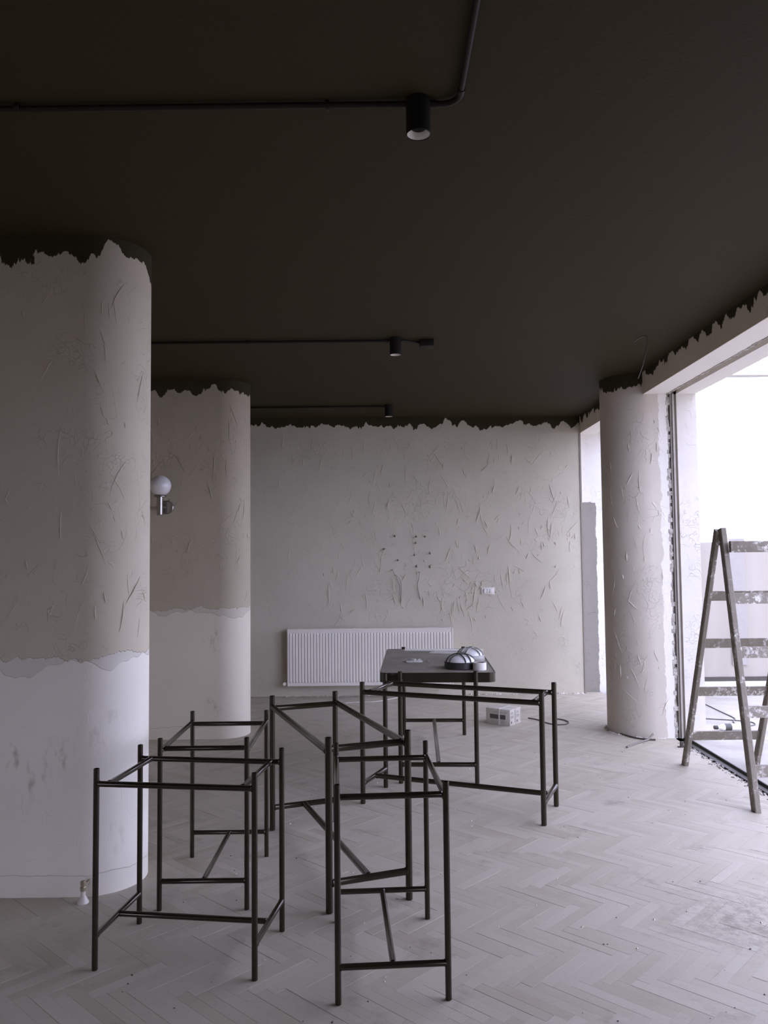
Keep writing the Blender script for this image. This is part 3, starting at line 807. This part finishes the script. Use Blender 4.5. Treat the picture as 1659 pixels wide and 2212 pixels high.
# ------------------------------------------------------------------ crumbs and rubble
def crumbs(name, n, fn, mat, label, s0, s1):
    m = MB()
    for _ in range(n):
        x, y, z = fn(); s = rnd.uniform(s0, s1)
        a = rnd.uniform(0, 6.28); c, sn = math.cos(a), math.sin(a)
        P = [(s, 0, .0), (-.6*s, .7*s, 0), (-.5*s, -.8*s, 0), (rnd.uniform(-.3, .3)*s, rnd.uniform(-.3, .3)*s, s*rnd.uniform(.4, .9))]
        m.add([(x+c*px-sn*py, y+sn*px+c*py, z+pz) for px, py, pz in P], [(0, 2, 1), (0, 1, 3), (1, 2, 3), (2, 0, 3)])
    o = m.build(name, mat, None, 0)
    return tag(o, label, 'debris', kind='stuff')
M_cr1 = simple('plaster_crumb', (.62, .57, .49), .9); M_cr2 = simple('dark_crumb', (.13, .11, .08), .9)
def crumb_mat():
    t = NT('mixed_crumbs'); r = t.n('ShaderNodeNewGeometry').outputs['Random Per Island']
    return t.out(t.mix(t.ramp(r, .6, .62), (.62, .57, .49), (.10, .085, .062)), .9)
def crumb_spot():
    while True:
        x, y = rnd.uniform(-1.1, 2.2), 2.3+6.4*rnd.random()**1.25
        if not (.85 < x < 1.35 and 7.2 < y < 7.7) and not (x > 1.9 and y > 6.6): return (x, y, 0)
crumbs('floor_crumbs', 400, crumb_spot, crumb_mat(), 'tiny plaster crumbs and dirt specks scattered over the parquet', .002, .007)
crumbs('channel_rubble', 420, lambda: (FX1+rnd.gauss(-.012, .02), rnd.uniform(4.2, 6.6), -.006), rough_mat('rubble', (.22, .19, .15), (.55, .5, .43), 40), 'broken plaster rubble along the floor channel', .006, .022)
crumbs('wall_foot_rubble', 260, lambda: (rnd.uniform(-1.1, 2.22), YB-abs(rnd.gauss(0, .02))-.004, 0), M_cr1, 'plaster rubble along the foot of the back wall', .006, .022)
crumbs('pier_foot_rubble', 120, lambda: (lambda a: (2.30+.345*math.cos(a), 7.11+.345*math.sin(a), 0))(rnd.uniform(2.6, 4.9)), M_cr1, 'plaster crumbs around the foot of the window pier', .005, .018)

# ------------------------------------------------------------------ terrace outside
def sheet_mat():
    t = NT('white_pvc_sheet'); f = t.noise(1.2, 3, .5)
    c = t.mix(f, (.46, .42, .36), (.52, .475, .41))
    t.t.nodes.remove(t.b)
    d = t.n('ShaderNodeBsdfDiffuse', {'Color': c}); tr_ = t.n('ShaderNodeBsdfTranslucent', {'Color': c})
    mx_ = t.n('ShaderNodeMixShader', {0: .35, 1: d.outputs[0], 2: tr_.outputs[0]})
    t.t.links.new(mx_.outputs[0], t.t.nodes['Material Output'].inputs['Surface'])
    return t.m
cu = thing('terrace_screen', 'white sheet screen with dark bottom rail closing the terrace', 'screen', (2.80, 9.36, 0))
m = MB(); nxx = 60; H0, H1 = .10, 1.66
vs = []; LS = 4.2
for z in (H0, H1):
    for s in (0, .004):
        for i in range(nxx+1): vs.append((LS*i/nxx, s+.006*math.sin(i*1.7), z))
n1 = nxx+1
fs = []
for i in range(nxx):
    fs += [(i, i+1, 2*n1+i+1, 2*n1+i), (n1+i+1, n1+i, 3*n1+i, 3*n1+i+1), (2*n1+i, 2*n1+i+1, 3*n1+i+1, 3*n1+i), (i+1, i, n1+i, n1+i+1)]
m.add(vs, fs); m.build('sheet', sheet_mat(), cu, 60)
MB().box(0, LS, -.012, .016, .055, .105).build('bottom_rail', M_track, cu, 0)
MB().box(0, LS, -.05, .0, .0, .028).build('sill', simple('pale_sill', (.55, .51, .45), .6), cu, 0)
M_postshade = simple('grey_post_shade', (.33, .30, .265), .7)
MB().box(1.24, 1.42, -.02, -.008, .24, 1.70).build('post_shade', M_postshade, cu, 0)  # thin grey strip standing in for the shade of something behind the sheet
M_beam = simple('white_beam_paint', (.75, .70, .63), .6)
for yb_, lab in ((6.35, 'white pergola beam outside close to the window pier'), (5.65, 'white pergola beam outside above the ladder')):
    t = tag(MB().rbox(0, 4.5, -.045, .045, 0, .12, .004).build('pergola_beam', M_beam, None, 30, (XR+.455, yb_, 2.95)), lab, 'beam')
